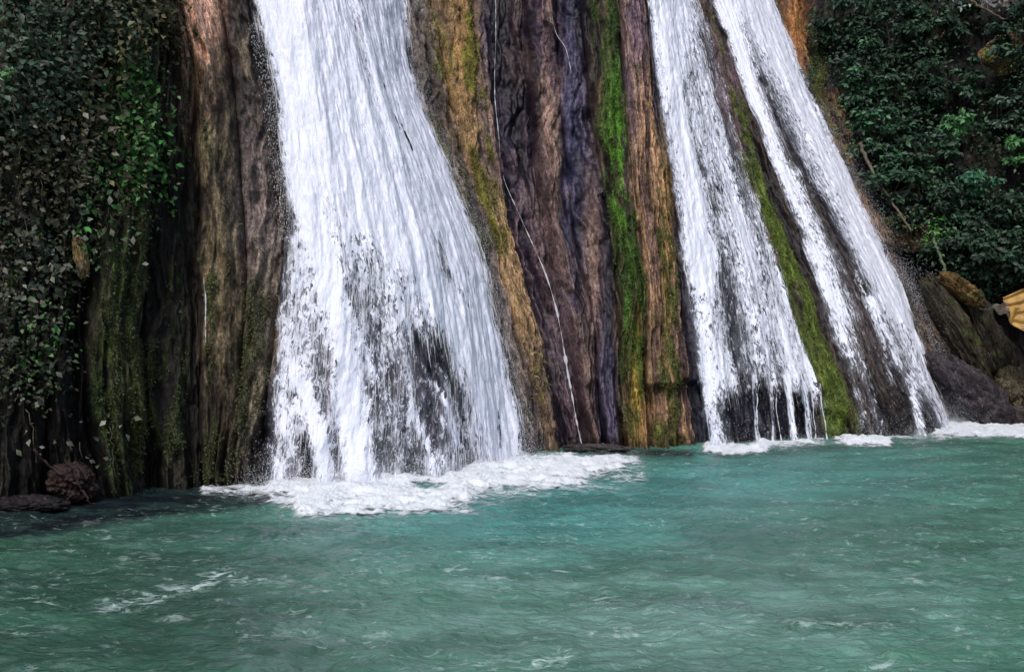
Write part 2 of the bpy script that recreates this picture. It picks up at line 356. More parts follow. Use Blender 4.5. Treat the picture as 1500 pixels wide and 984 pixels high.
UNDER = {23: (6.3, .5), 24: (6.0, 1.3), 25: (4.4, 1.4), 17: (1.85, .35), 18: (1.75, .5), 19: (1.8, .75), 20: (.9, .2), 14: (1.55, .15)}
def make_rib(i):
    wpx = abs(K[i+1][2][0][1]-K[i][2][0][1])
    wpx = max(wpx, abs(K[i+1][2][-1][1]-K[i][2][-1][1]))
    nc = int(np.clip(wpx*.75, 18, 110)) if 2 <= i <= 25 else 40
    ov = .10
    t = np.linspace(-ov, 1+ov, nc); zt = max(zvis(i), zvis(i+1))
    nr = 400 if 2 <= i <= 25 else 120
    z = np.concatenate([np.linspace(-.9, zt, nr), np.linspace(zt, 26, 30)[1:]])
    S, Z = np.meshgrid(np.clip(i+t, 0, NK-1.0001), z)
    T = np.broadcast_to(t, S.shape)
    wob = .34*(fbm(arc(S)*.55, Z*.22, seed=71, o=3)-.5)
    X, Y = base_xy(np.clip(S+wob*(2.5 < i < 24.5), 0, NK-1.0001), Z); A = arc(S)
    prof = np.sqrt(np.clip(1-np.abs(2*T-1)**2.4, 0, 1)); prof = np.where((T < 0) | (T > 1), -.8*np.maximum(-T, T-1)/ov, prof)
    amp = AMP[i]*(.35+1.2*fbm(A*.5+i*3, Z*.28, seed=5, o=3))
    d = OFF.get(i, 0)+amp*prof
    r1 = fbm(A*1.6, Z*.28, seed=11, o=4)-.5
    aw = A+.75*(fbm(A*.9, Z*.45, seed=23, o=4)-.5)
    r2 = 1-2*np.abs(fbm(aw*3.6, Z*.22, seed=21, o=3)-.5)**.8; r2 = (r2-.75)*1.5+.35*(1-np.abs(2*fbm(aw*9, Z*.5, seed=27, o=3)-1)-.8)
    r3 = fbm(A*3.5, Z*1.0, seed=31, o=5, gain=.62)-.5
    r4 = fbm(A*18, Z*3, seed=35, o=3)-.5
    k1 = .5; 
    fallz = .55 if i in (8, 9, 10, 18, 19, 21, 22) else 1.
    d = d+k1*r1*fallz+.30*r2*fallz+.34*r3*(.5+.5*fallz)+.08*r4
    # tufa drapes: scalloped lower edges
    sc_ = (Z*.9+1.2*fbm(A*1.2, Z*.2, seed=50))%1.0
    d = d+.05*(sc_**2)*sstep(.5, .8, vnoise(A*.8, Z*.4, seed=52))+.07*(fbm(X*5, Z*5, Y*5, seed=36, o=3)-.5)+(.34*(fbm(X*1.6+Z*.35, Z*.34, Y*1.6, seed=37, o=4)-.5)+.16*(np.abs(fbm(X*4, Z*.8, Y*4, seed=38, o=3)-.5)*2-.2))*fallz
    if i in UNDER:
        zu, du = UNDER[i]; zu = zu+.5*(vnoise(A*1.3, A*0, seed=77)-.5); d = d-du*sstep(zu+.08, zu-.15, Z)
    nx, ny = nrm(S); Xd, Yd = X+nx*d, Y+ny*d
    PX, PY = project(X, Y, Z)
    relief = (1.2*r1+.6*r2+.8*r3)
    col, wet, mo = rock_colour(i, S, Z, PX, PY, relief)
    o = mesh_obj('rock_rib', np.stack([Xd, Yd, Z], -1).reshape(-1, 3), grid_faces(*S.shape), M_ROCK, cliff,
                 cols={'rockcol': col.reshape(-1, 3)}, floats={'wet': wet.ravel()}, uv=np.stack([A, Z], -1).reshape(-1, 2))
    if 3 <= i <= 23 and i not in (8, 9, 10, 18, 19, 22):
        sel = (mo > .45) & (Z < zt) & (Z > .1); idx = np.flatnonzero(sel.ravel()); q = min(len(idx), int(sel.mean()*9000)+200)
        if len(idx) > 50:
            idx = rng.choice(idx, q); MOSS.append((np.stack([Xd, Yd, Z], -1).reshape(-1, 3)[idx], col.reshape(-1, 3)[idx], np.tile([nx.mean(), ny.mean(), .3], (q, 1)), i))
    return o
MOSS = []
for i in range(NK-1): make_rib(i)
# coarse lookup of the cliff surface
_S, _Z = np.meshgrid(np.linspace(0, NK-1.001, 560), np.linspace(0, 22, 400)); _X, _Y = base_xy(_S, _Z)
_PX, _PY = project(_X, _Y, _Z)
def on_cliff(px, py, out=0.0):
    j = np.argmin((_PX-px)**2+(_PY-py)**2); s, z = _S.flat[j], _Z.flat[j]
    nx, ny = nrm(s); b = bulge(np.array([s]))[0]+out
    return np.array([_X.flat[j]+nx*b, _Y.flat[j]+ny*b, z])
def at(px, py, Y): return np.array([(px-750)/F*Y, Y, CAMH-(py-HZ)/F*Y])

# ------------------------------------------------------------------ falls
def dist_poly(PX, PY, pts):
    d = np.full(PX.shape, 1e9)
    for (x0, y0), (x1, y1) in zip(pts[:-1], pts[1:]):
        vx, vy = x1-x0, y1-y0; t = np.clip(((PX-x0)*vx+(PY-y0)*vy)/(vx*vx+vy*vy), 0, 1)
        d = np.minimum(d, np.hypot(PX-x0-t*vx, PY-y0-t*vy))
    return d
def density(PX, PY, base, strokes):
    D = base
    for pts, wd, amp in strokes:
        g = np.exp(-(dist_poly(PX, PY, pts)/wd)**2)
        D = D+amp*g if amp > 0 else D*(1+amp*g)
    return D
F1 = [([(565, 420), (600, 520), (640, 620)], 3, .3), ([(600, 470), (640, 560), (668, 640)], 3.5, .45), ([(470, 330), (500, 430), (560, 600)], 5, .25), ([(450, -60), (462, 60), (500, 180), (560, 290)], 78, .9), ([(520, 150), (570, 250), (630, 360), (680, 480), (718, 590), (745, 670)], 38, .95),
      ([(560, 300), (620, 400), (660, 470)], 26, .35), ([(700, 600), (720, 680)], 30, .4),
      ([(420, 190), (450, 300), (480, 420), (505, 540), (520, 720)], 17, .6), ([(500, 560), (525, 720)], 20, .3),
      ([(400, 420), (425, 520), (462, 620), (478, 720)], 11, .5), ([(450, 560), (478, 720)], 10, .3),
      ([(393, 400), (400, 500), (415, 620), (410, 700)], 13, .48),
      ([(500, -60), (515, 60), (555, 200), (600, 300), (640, 400), (672, 450)], 9, -.6),
      ([(560, -60), (590, 130)], 20, .05), ([(540, -60), (575, 120), (620, 250)], 18, .25),
      ([(490, 215), (515, 260), (545, 400)], 16, -.14), ([(630, 360), (640, 420)], 6, -.5),
      ([(600, 495), (625, 560), (625, 640)], 17, -.62), ([(635, 500), (655, 580), (672, 670)], 15, -.66), ([(575, 540), (590, 680)], 12, -.3), ([(548, 560), (556, 690)], 7, -.35), ([(490, 620), (495, 700)], 5, -.3),
      ([(595, 640), (610, 700)], 14, -.5), ([(444, 640), (455, 700)], 10, -.8), ([(410, 640), (440, 700)], 12, -.4),
      ([(376, 60), (392, 150), (398, 260)], 12, -.6), 
      ([(590, 590), (612, 640), (625, 700)], 5, .35), ([(625, 560), (645, 600), (660, 650)], 4, .4),
      ([(560, 480), (585, 560), (595, 640)], 9, .12), ([(640, 480), (660, 520), (690, 600)], 5, .2)]
F2 = [([(960, -60), (978, 100), (1000, 250), (1015, 400)], 22, .8), ([(1015, 380), (1025, 480), (1045, 560)], 22, .55), ([(1020, 540), (1040, 640), (1050, 670)], 13, .6),
      ([(985, -40), (1015, 100), (1050, 250), (1085, 380)], 11, .45), ([(1070, 330), (1110, 420), (1150, 540)], 26, .34), ([(1075, 400), (1100, 540)], 9, .25),
      ([(990, 130), (1000, 180), (1020, 260)], 5, -.6), ([(1020, 60), (1035, 110), (1050, 180)], 11, -.65),
      ([(1045, 400), (1062, 500), (1080, 560)], 10, -.6), ([(1100, 350), (1115, 450)], 4, -.35),
      ([(1075, 590), (1090, 660)], 12, -.9), ([(1120, 600), (1150, 660)], 24, -.8), ([(1180, 590), (1195, 650)], 12, -.6),
      ([(1095, 550), (1096, 655)], 2, .5), ([(1118, 560), (1122, 655)], 1.8, .45), ([(1140, 550), (1148, 650)], 3, .7), ([(1190, 560), (1212, 650)], 3, .8), ([(1165, 560), (1172, 650)], 2.5, .6),
      ([(1125, 400), (1160, 500), (1205, 620)], 5, .3), ([(1100, 470), (1120, 560)], 6, .3), ([(1135, 480), (1150, 570)], 5, .25), ([(1170, 520), (1180, 590)], 6, .3),
      ([(1000, 380), (1015, 520), (1025, 560)], 5, -.3)]
F3 = [([(1040, -60), (1062, 60), (1100, 170), (1145, 300), (1195, 430), (1222, 520), (1252, 640)], 14, .9), ([(1225, 540), (1258, 640)], 7, .7),
      ([(1075, -60), (1130, 100), (1190, 230), (1250, 350), (1300, 440)], 24, .85), ([(1110, -40), (1180, 150), (1240, 270)], 16, .35),
      ([(1300, 430), (1340, 520), (1392, 620)], 20, .85), ([(1230, 340), (1280, 440), (1330, 560)], 8, .25),
      ([(1105, 120), (1150, 230), (1190, 310)], 7, -.75), ([(1185, 300), (1235, 400), (1290, 520), (1345, 640)], 13, -.93), ([(1255, 560), (1300, 650)], 20, -.9),
      ([(1215, 430), (1250, 540), (1275, 640)], 5, .2), ([(1150, 260), (1190, 360), (1230, 460)], 12, .35),
      ([(1262, 440), (1300, 530), (1320, 560), (1335, 640)], 6, .55), ([(1318, 560), (1335, 580)], 10, .2),
      ([(1240, 400), (1275, 500), (1290, 560)], 4, .35), ([(1310, 540), (1350, 630)], 5, -.5)]
def make_fall(label, s0, s1, strokes, base, name='waterfall', group=None, z0=-.05, edge=.12, nstr=9000, extra=None, fp=None, seed=1, rag=.05):
    sm = (s0+s1)/2; bx, by = base_xy(sm, 0.); root = empty(name, (float(bx), float(by)-.3, 0)); tag(root, label, 'waterfall')
    zt = max(zvis(int(s0)), zvis(int(s1)))
    wm = arc(s1)-arc(s0)
    def surf(S, Z, extra_off, sd):
        X, Y = base_xy(S, Z); A = arc(S)
        b = np.interp(S, np.linspace(s0-.1, s1+.1, 40), np.convolve(np.pad(bulge(np.linspace(s0-.1, s1+.1, 40)), 3, 'edge'), np.ones(7)/7, 'valid'))
        rel = .26*(fbm(A*2.2, Z*.35, seed=200+sd, o=3)-.5)+.075*(fbm(A*5.5, Z*1.7, seed=210+sd, o=4, gain=.6)-.5)+.12*(fbm(A*1.8, Z*1.2, seed=215+sd, o=3)-.5)+.04*(fbm(A*16, Z*6, seed=230+sd, o=3)-.5)
        nx, ny = nrm(S); d = b+.27+extra_off+rel
        return X+nx*d, Y+ny*d, A
    def dens(S, Z, sd):
        X, Y = base_xy(S, Z); PX, PY = project(X, Y, Z)
        t = (S-s0)/(s1-s0)
        A = arc(S)
        D = density(PX, PY, base(PX, PY) if callable(base) else np.full(PX.shape, base), strokes)
        rg = rag*(fbm(A*1.0, Z*1.1, seed=300+sd, o=4)-.3)*2
        e = sstep(rg-.02, rg+edge, t)*sstep(1-rg*.5+.02, 1-rg*.5-edge*.6, t)
        D = D*e
        D = D+((fbm(A*2.2+.25*Z*(fbm(Z*.5, Z*0+sd, seed=8)-.5), Z*.45, seed=310+sd, o=4)-.5)*.75+(fbm(A*6, Z*1.6, seed=320+sd, o=3)-.5)*.35)*np.clip(D*2.5, 0, 1)*np.clip(1.35-D, .15, 1)
        return np.clip(D, 0, 1.12), PX, PY
    for li, (mat, off, dm) in enumerate(((0, 0., 1.0), (1, -.09, .95))):
        nc = int(np.clip((s1-s0)*110, 60, 330)); nr = 520
        z = np.concatenate([np.linspace(z0, zt, nr), np.linspace(zt, 25, 24)[1:]])
        S, Z = np.meshgrid(np.linspace(s0-.12, s1+.16, nc), z)
        X, Y, A = surf(S, Z, off, li*7+seed); D, PX, PY = dens(S, Z, seed)
        keep = D.reshape(-1) > .02
        fc = grid_faces(*S.shape); fc = fc[keep[fc].any(1)]
        mesh_obj('water_sheet' if li == 0 else 'water_veil', np.stack([X, Y, Z], -1).reshape(-1, 3), fc, M_FALL[mat], root,
                 floats={'dens': (D*dm).ravel()}, uv=np.stack([A, Z*1.0], -1).reshape(-1, 2))
    # loose strands of falling water
    n = nstr*3; S = rng.uniform(s0-.05, s1+.05, n); Z = rng.uniform(.0, zt, n)
    D, PX, PY = dens(S, Z, seed); D = np.clip(D, 0, 1)
    pr = sstep(.12, .5, D)*np.clip(1.05-D, 0, 1)*1.6; ok = rng.random(n) < pr; S, Z, D = S[ok][:nstr], Z[ok][:nstr], D[ok][:nstr]; n = len(S)
    L = rng.gamma(2.0, .13, n)+.05; W = rng.uniform(.003, .009, n)*(.6+.8*D); ds = rng.normal(0, .01, n)
    O = rng.uniform(.0, .10, n)
    V = []; seg = 4
    tt = np.linspace(0, 1, seg+1)
    SS = S[:, None]+ds[:, None]*tt; ZZ = np.maximum(Z[:, None]-L[:, None]*tt, 0.)
    Xs, Ys, _ = surf(SS, ZZ, O[:, None]+.03, seed)
    Wd = W[:, None]*np.sin(np.pi*(tt*.86+.07))[None]
    Vl = np.stack([Xs-Wd, Ys, ZZ], -1); Vr = np.stack([Xs+Wd, Ys+.004, ZZ], -1); Vm = np.stack([Xs, Ys-Wd*.8, ZZ], -1)
    V = np.stack([Vl, Vm, Vr], 2).reshape(-1, 3)     # n,(seg+1),3
    b0 = (np.arange(n)*(seg+1)*3)[:, None, None]+(np.arange(seg)*3)[None, :, None]+np.arange(2)[None, None, :]
    fq = np.stack([b0, b0+1, b0+4, b0+3], -1).reshape(-1, 4)
    o = mesh_obj('water_strand', V, fq, M_DROP, root); tag(o, kind='stuff')
    return root, surf, dens
OCT = np.array([[1, 0, 0], [-1, 0, 0], [0, 1, 0], [0, -1, 0], [0, 0, 1], [0, 0, -1]], float)
OCF = np.array([[0, 2, 4], [2, 1, 4], [1, 3, 4], [3, 0, 4], [2, 0, 5], [1, 2, 5], [3, 1, 5], [0, 3, 5]])
def drops(name, Pc, R, parent, stretch=1.4, mat=None):
    n = len(Pc); R = np.asarray(R)
    st = np.stack([np.ones(n), np.ones(n), rng.uniform(1, stretch, n)], -1)
    V = Pc[:, None, :]+OCT[None]*(R[:, None, None]*st[:, None, :])
    Fc = (np.arange(n)*6)[:, None, None]+OCF[None]
    o = mesh_obj(name, V.reshape(-1, 3), Fc.reshape(-1, 3), mat or M_DROP, parent); tag(o, kind='stuff'); return o
def base1(PX, PY):
    b = .46-.13*sstep(420, 560, PY)+.24*sstep(230, 80, PY)+.06*sstep(420, 250, PY)
    return b
def base2(PX, PY): return .26-.22*sstep(540, 590, PY)+.25*sstep(120, 0, PY)*sstep(1010, 985, PX)
def base3(PX, PY): return .07+.35*sstep(150, 0, PY)-.03*sstep(520, 560, PY)
w1, surf1, dens1 = make_fall('broadest white waterfall, left of the others, spreading into lace over dark rock', 8, 11.02, F1, base1, nstr=4200, seed=1, edge=.09)
w2, surf2, dens2 = make_fall('middle waterfall just right of the green mossy rib, ending in thin drips above the pool', 18, 20, F2, base2, nstr=900, seed=2, edge=.07, rag=.03)
w3, surf3, dens3 = make_fall('rightmost waterfall slanting down beside dark undergrowth, split by a dark rock tongue', 21.05, 23.1, F3, base3, nstr=900, seed=3, edge=.10, rag=.06)
# spray thrown off the edges and at the feet
def edge_drops(root, surf, sfun, zr, n, spread, rmax, outw=.5):
    Z = rng.uniform(*zr, n); S = sfun(Z)+rng.normal(0, spread, n)*1.0
    X, Y, _ = surf(S, Z, rng.exponential(outw*.3, n), 1)
    P0 = np.stack([X, Y, Z], -1)+rng.normal(0, .03, (n, 3))
    drops('spray', P0, rng.uniform(.003, rmax*.6, n), root, 3.5)
edge_drops(w1, surf1, lambda z: 8.08+0*z, (5, 10), 1500, .10, .016)
edge_drops(w1, surf1, lambda z: 10.95+0*z, (0, 11), 5500, .10, .011)
edge_drops(w2, surf2, lambda z: rng.uniform(18, 20, len(z)), (0, 2.2), 900, .05, .012)
edge_drops(w3, surf3, lambda z: 23.05+0*z, (0, 12), 7000, .13, .012, 1.0)
def foot_drops(root, surf, s0, s1, n, h, rmax, dens):
    S = rng.uniform(s0, s1, n*2); Z0 = np.full(n*2, .2); D, _, _ = dens(S, Z0, 1); ok = rng.random(n*2) < D+.08; S = S[ok][:n]
    m = len(S); Zh = rng.exponential(h, m); X, Y, _ = surf(S, Zh*0, 0., 1)
    a = rng.normal(0, .35, m); P0 = np.stack([X+a, Y-np.abs(rng.normal(0, .35, m)), Zh], -1)
    drops('foot_splash', P0, rng.uniform(.003, rmax*.6, m), root)
foot_drops(w1, surf1, 8, 11, 18000, .26, .014, dens1)
foot_drops(w2, surf2, 18, 20, 2600, .10, .014, dens2)
foot_drops(w3, surf3, 21, 23.1, 9000, .3, .015, dens3)
# far right splash fan: arcs of water thrown to the right off the last fall
def fan():
    n = 2600; out = []
    t0 = rng.random(n)
    for k in range(n):
        py = lerp(380, 590, t0[k]); px = np.interp(py, [380, 470, 560, 610], [1305, 1345, 1378, 1400])
        q = on_cliff(px, py, .25); v = abs(rng.normal(0, .5)); tf = rng.random()*.5
        q = q+np.array([v*tf*2.4, -.5*v*tf, .5*v*tf*1.5-4.9*tf*tf*.35])+rng.normal(0, .05, 3)
        if q[2] > 0: out.append(q)
    out = np.array(out); drops('spray_fan', out, rng.uniform(.004, .013, len(out)), w3, 1.8)
fan()

# ------------------------------------------------------------------ thin trickle
def ribbon_path(name, pts, widths, mat, parent, off=.12, wob=.01, n=220, loc=None):
    pts = np.array(pts, float); cum = np.concatenate([[0], np.cumsum(np.hypot(*np.diff(pts, axis=0).T))])
    u = np.linspace(0, cum[-1], n); px = np.interp(u, cum, pts[:, 0]); py = np.interp(u, cum, pts[:, 1])
    px = px+wob*100*(fbm(u*.05, u*0, seed=9, o=3)-.5)
    P3 = np.array([on_cliff(a, b, off) for a, b in zip(px, py)])
    for _ in range(60 if n > 40 else 30): P3[1:-1] = (P3[:-2]+2*P3[1:-1]+P3[2:])/4
    wd = np.interp(u/cum[-1], np.linspace(0, 1, len(widths)), widths)*(.1+1.3*vnoise(u*.21, u*0, seed=3)*vnoise(u*.05, u*0, seed=4)*1.6)*.7
    ang = np.linspace(0, 2*np.pi, 7)[:-1]
    V = P3[:, None, :]+wd[:, None, None]*np.stack([np.cos(ang), np.sin(ang)*.7, 0*ang], -1)[None]
    i = np.arange(n*6).reshape(n, 6); j = np.roll(i, -1, 1)
    fq = np.stack([i[:-1], j[:-1], j[1:], i[1:]], -1).reshape(-1, 4)
    return mesh_obj(name, V.reshape(-1, 3), fq, mat, parent, loc=loc), P3
tr_root = empty('trickle', tuple(at(850, 655, YB[14]-.5))); tag(tr_root, 'thin white trickle of water bending down the dark purple cleft between the ribs', 'trickle')
ribbon_path('water_thread', [(724, -40), (726, 60), (722, 110), (727, 180), (736, 265), (766, 330), (800, 405), (818, 470), (832, 560), (850, 650)], [.010, .014, .02, .022, .03, .05, .035], M_DROP, tr_root, off=.42)
ribbon_path('water_thread', [(805, 30), (812, 55), (828, 70), (838, 110)], [.010, .015, .008], M_DROP, tr_root, off=.22, n=40)
ribbon_path('water_thread', [(298, 410), (302, 440), (300, 500)], [.010, .02, .006], M_DROP, tag(empty('trickle', tuple(on_cliff(300, 700))), 'faint wet dribble on the dark fluted wall left of the broad waterfall', 'trickle'), off=.12, n=50)
for pth, wv in (([(1098, 560), (1096, 600), (1100, 650)], [.02, .014, .02]), ([(1120, 560), (1122, 600), (1128, 650)], [.014, .014, .02]),
                ([(1140, 540), (1146, 600), (1150, 650)], [.03, .02, .02]), ([(1172, 560), (1176, 600), (1180, 648)], [.02, .015, .02]), ([(1186, 560), (1194, 600), (1200, 642)], [.03, .02, .025])):
    ribbon_path('drip_strand', pth, wv, M_DROP, w2, off=.30, n=60)

# ------------------------------------------------------------------ pool
def foam_strokes(): return [([(400, 708), (560, 704), (650, 702), (700, 688)], 9, .75), ([(1225, 644), (1290, 643)], 5, .8), ([(430, 735), (520, 742), (680, 738), (760, 710), (930, 690)], 34, .42), ([(1040, 660), (1380, 645)], 9, .3), ([(300, 722), (440, 735)], 10, .3),
  ([(300, 716), (400, 716), (470, 722)], 7, .6), ([(450, 735), (500, 722), (580, 722)], 17, 1.0), ([(580, 722), (680, 738)], 10, .8), ([(440, 745), (520, 748), (640, 742)], 9, .7),
  ([(670, 712), (740, 688), (830, 684)], 18, 1.1), ([(830, 684), (900, 680)], 12, .7), ([(690, 705), (800, 706), (850, 700)], 10, .7), ([(860, 676), (930, 674)], 6, .5), ([(400, 735), (420, 742)], 8, .5),
  ([(1035, 657), (1090, 660), (1120, 655)], 6.5, 1.0), ([(1110, 654), (1170, 650), (1205, 646)], 4, .7), ([(1240, 645), (1300, 648)], 5.5, 1.0), ([(1300, 642), (1370, 638)], 2.5, .4),
  ([(1380, 624), (1430, 625), (1500, 630), (1560, 634)], 12, 1.4), ([(1370, 634), (1500, 640)], 5, .7), ([(850, 651), (900, 650)], 3, .6)]
def ground_px(X, Y): return 750+F*X/Y, HZ+F*CAMH/Y
def wave(X, Y):
    wr = X+.6*fbm(X*.4, Y*.4, seed=400, o=2); wy = Y+.8*fbm(X*.35+9, Y*.35, seed=401, o=2)
    h = .13*(fbm(wr*.45, wy*.8, seed=402, o=3)-.5)
    h = h+.09*(fbm(wr*1.5, wy*2.2, seed=403, o=3)-.5)
    c = fbm(wr*3.6, wy*5.0, seed=404, o=3); h = h+.034*(sstep(.3, .75, c)-.5)
    return h
def pool():
    ys = np.concatenate([[-40, -20, -8, 0, 3, 5, 6.5], 1/np.linspace(1/7.4, 1/42., 720), [46, 60]])
    tx = np.linspace(-1, 1, 820); tx = np.concatenate([[-8, -4, -2, -1.3], tx, [1.3, 2, 4, 8]])
    YY = np.repeat(ys[:, None], len(tx), 1); XX = tx[None]*(.60*np.maximum(YY, 7.4))
    Zw = wave(XX, YY)*np.where(YY < 6, .3, 1)
    yy = np.maximum(YY, 5); PX, PY = ground_px(XX, yy)
    f = density(PX, PY, np.zeros(PX.shape), foam_strokes())
    # churned foam streaks drifting on the surface
    drift = density(PX, PY, np.full(PX.shape, .10)+.10*(fbm(XX*.5, YY*.5, seed=431)), [
        ([(150, 895), (240, 870), (340, 845)], 16, .9), ([(180, 825), (230, 818)], 9, .5), ([(360, 855), (420, 850)], 8, .5), ([(20, 925), (90, 915)], 14, .5), ([(250, 905), (320, 890)], 12, .4),
        ([(1150, 912), (1270, 918)], 9, .9), ([(700, 970), (830, 966)], 14, .9), ([(860, 880), (920, 875)], 8, .5), ([(1270, 970), (1300, 975)], 10, .6), ([(1340, 840), (1400, 850)], 12, .4), ([(870, 923), (930, 925)], 8, .7), ([(400, 935), (560, 930)], 14, .4), ([(0, 880), (15, 870)], 10, .6)])
    drift = drift*sstep(.35, .75, fbm(XX*1.2, YY*2.6, seed=432, o=4)*.7+drift*.3)
    Zw = Zw+np.clip(f, 0, 1)*.05*fbm(XX*3, YY*3, seed=433, o=3)
    # mineral / bubble tint of the water body, plus a painted dark rock reflection
    green = np.array((.040, .118, .080)); teal = np.array((.042, .165, .150)); pale = np.array((.085, .180, .150)); rock_reflection = np.array((.006, .010, .014))
    PXn = PX+90*(fbm(XX*.5, YY*.8, seed=460, o=4)-.5); near = np.exp(-((PX-760)/320)**2-((PY-745)/75)**2)+.7*np.exp(-((PX-1150)/300)**2-((PY-690)/50)**2)
    mid = np.exp(-((PXn-900)/420)**2-((PY-870)/130)**2)*lerp(.3, 1.5, sstep(.3, .7, fbm(XX*.9, YY*1.6, seed=461, o=5, gain=.6)))+.5*sstep(.5, .75, fbm(XX*2.2, YY*4, seed=462, o=4))
    col = lerp(green, pale, np.clip(mid*.9, 0, 1)[..., None]); col = col*lerp(1, .62, sstep(700, 250, PXn)*sstep(740, 780, PY))[..., None]; col = lerp(col, teal, np.clip(near, 0, 1)[..., None])
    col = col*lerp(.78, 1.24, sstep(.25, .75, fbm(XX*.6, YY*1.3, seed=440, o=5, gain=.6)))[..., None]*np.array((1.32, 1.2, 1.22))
    rim = .95*sstep(8, -6, dist_poly(PX, PY, [(-300, 765), (0, 745), (150, 728), (280, 718), (400, 716)])-40*np.interp(PX, [0, 200, 380, 470], [1, .9, .6, 0]))+.8*np.exp(-(dist_poly(PX, PY, [(870, 662), (1010, 664)])/7)**2)+.4*np.exp(-(dist_poly(PX, PY, [(1050, 668), (1400, 646)])/6)**2)  # waterline bands where the rocks' dark reflection is painted in
    rim = np.clip(rim*lerp(.7, 1.3, fbm(XX, YY*2, seed=441, o=3)), 0, 1)[..., None]; col = lerp(col, rock_reflection, rim)
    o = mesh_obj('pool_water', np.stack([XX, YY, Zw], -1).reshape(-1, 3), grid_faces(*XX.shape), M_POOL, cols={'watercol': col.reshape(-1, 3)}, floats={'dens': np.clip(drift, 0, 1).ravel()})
    tag(o, kind='structure')
pool()
def foam(x0, x1, py0, py1, n, label):
    pys = np.linspace(py0, py1, n); ys = CAMH*F/(pys-HZ); pxs = np.linspace(x0, x1, int((x1-x0)*.8))
    PX, YY = np.meshgrid(pxs, ys); XX = (PX-750)/F*YY; PY = HZ+CAMH*F/YY
    D = density(PX, PY, np.zeros(PX.shape), foam_strokes())
    e = sstep(0, .06, (PX-x0)/(x1-x0))*sstep(1, .94, (PX-x0)/(x1-x0))*sstep(py1, py1-8, PY)
    D = D*e*(.7+.6*fbm(XX*1.2, YY*1.2, seed=450, o=3))
    st = fbm(XX*2.2+1.5*fbm(XX*.7, YY*.7, seed=456), YY*3.2, seed=455, o=5, gain=.62)
    D = D*(.62+.62*sstep(.28, .68, st))
    Z = wave(XX, YY)+.022+np.clip(D-.3, 0, 1)*.07+np.clip(D-.25, 0, 1)*.16*(fbm(XX*4.5, YY*4.5, seed=451, o=4, gain=.6)-.35)
    keep = D.reshape(-1) > .03; fc = grid_faces(*XX.shape); fc = fc[keep[fc].any(1)]
    o = mesh_obj('foam', np.stack([XX, YY, Z], -1).reshape(-1, 3), fc, M_FOAM, floats={'dens': np.clip(D, 0, 1.1).ravel()}); tag(o, label, kind='stuff')
foam(250, 980, 650, 775, 150, 'white churning foam spreading from the foot of the broad waterfall')
foam(1010, 1400, 630, 670, 60, 'narrow line of foam under the middle and right waterfalls')
foam(1350, 1600, 608, 650, 60, 'bright foam where the slanting waterfall lands at the far right')

# ------------------------------------------------------------------ foliage
def leaves(n, Pc, size, nrm_dir, cols, asp=.5, droop=.5, jit=1.0):
    """leaf = 6-vertex bent blade; returns V,F,C"""
    d = rng.normal(0, 1, (n, 3)); d[:, 2] = d[:, 2]*.5-droop; d /= np.linalg.norm(d, axis=1)[:, None]
    nn = nrm_dir+rng.normal(0, .55*jit, (n, 3)); nn -= (nn*d).sum(1)[:, None]*d; nn /= np.linalg.norm(nn, axis=1)[:, None]+1e-9
    s = np.cross(d, nn); L = size[:, None]; W = size[:, None]*asp*.5
    b = Pc; m = Pc+d*L*.5+nn*L*.06; t = Pc+d*L-nn*L*.10
    V = np.stack([b, m-s*W+nn*W*.25, m+s*W+nn*W*.25, t, m], 1)
    i = np.arange(n)*5
    Fc = np.stack([np.stack([i, i+4, i+1], -1), np.stack([i, i+2, i+4], -1), np.stack([i+1, i+4, i+3], -1), np.stack([i+4, i+2, i+3], -1)], 1).reshape(-1, 3)
    return V.reshape(-1, 3), Fc, np.repeat(cols, 5, 0)
def pick(pal, n, var=.35):
    pal = np.array(pal); c = pal[rng.integers(0, len(pal), n)]; return np.clip(c*rng.uniform(1-var, 1+var, (n, 1)), 0, 1)
def stem(pts, r0, r1, sides=5):
    pts = np.array(pts, float); n = len(pts); ang = np.linspace(0, 2*np.pi, sides+1)[:-1]; d = np.gradient(pts, axis=0); d /= np.linalg.norm(d, axis=1)[:, None]+1e-9
    a = np.cross(d, [.3, .1, 1.0]); a /= np.linalg.norm(a, axis=1)[:, None]+1e-9; b = np.cross(d, a); r = np.linspace(r0, r1, n)[:, None, None]
    V = pts[:, None]+r*(a[:, None]*np.cos(ang)[None, :, None]+b[:, None]*np.sin(ang)[None, :, None])
    i = np.arange(n*sides).reshape(n, sides); j = np.roll(i, -1, 1)
    return V.reshape(-1, 3), np.stack([i[:-1], j[:-1], j[1:], i[1:]], -1).reshape(-1, 4)
def join(parts):
    V = []; Fs = []; o = 0
    for v, f in parts: V.append(v); Fs.append(f+o); o += len(v)
    return np.concatenate(V), np.concatenate(Fs)
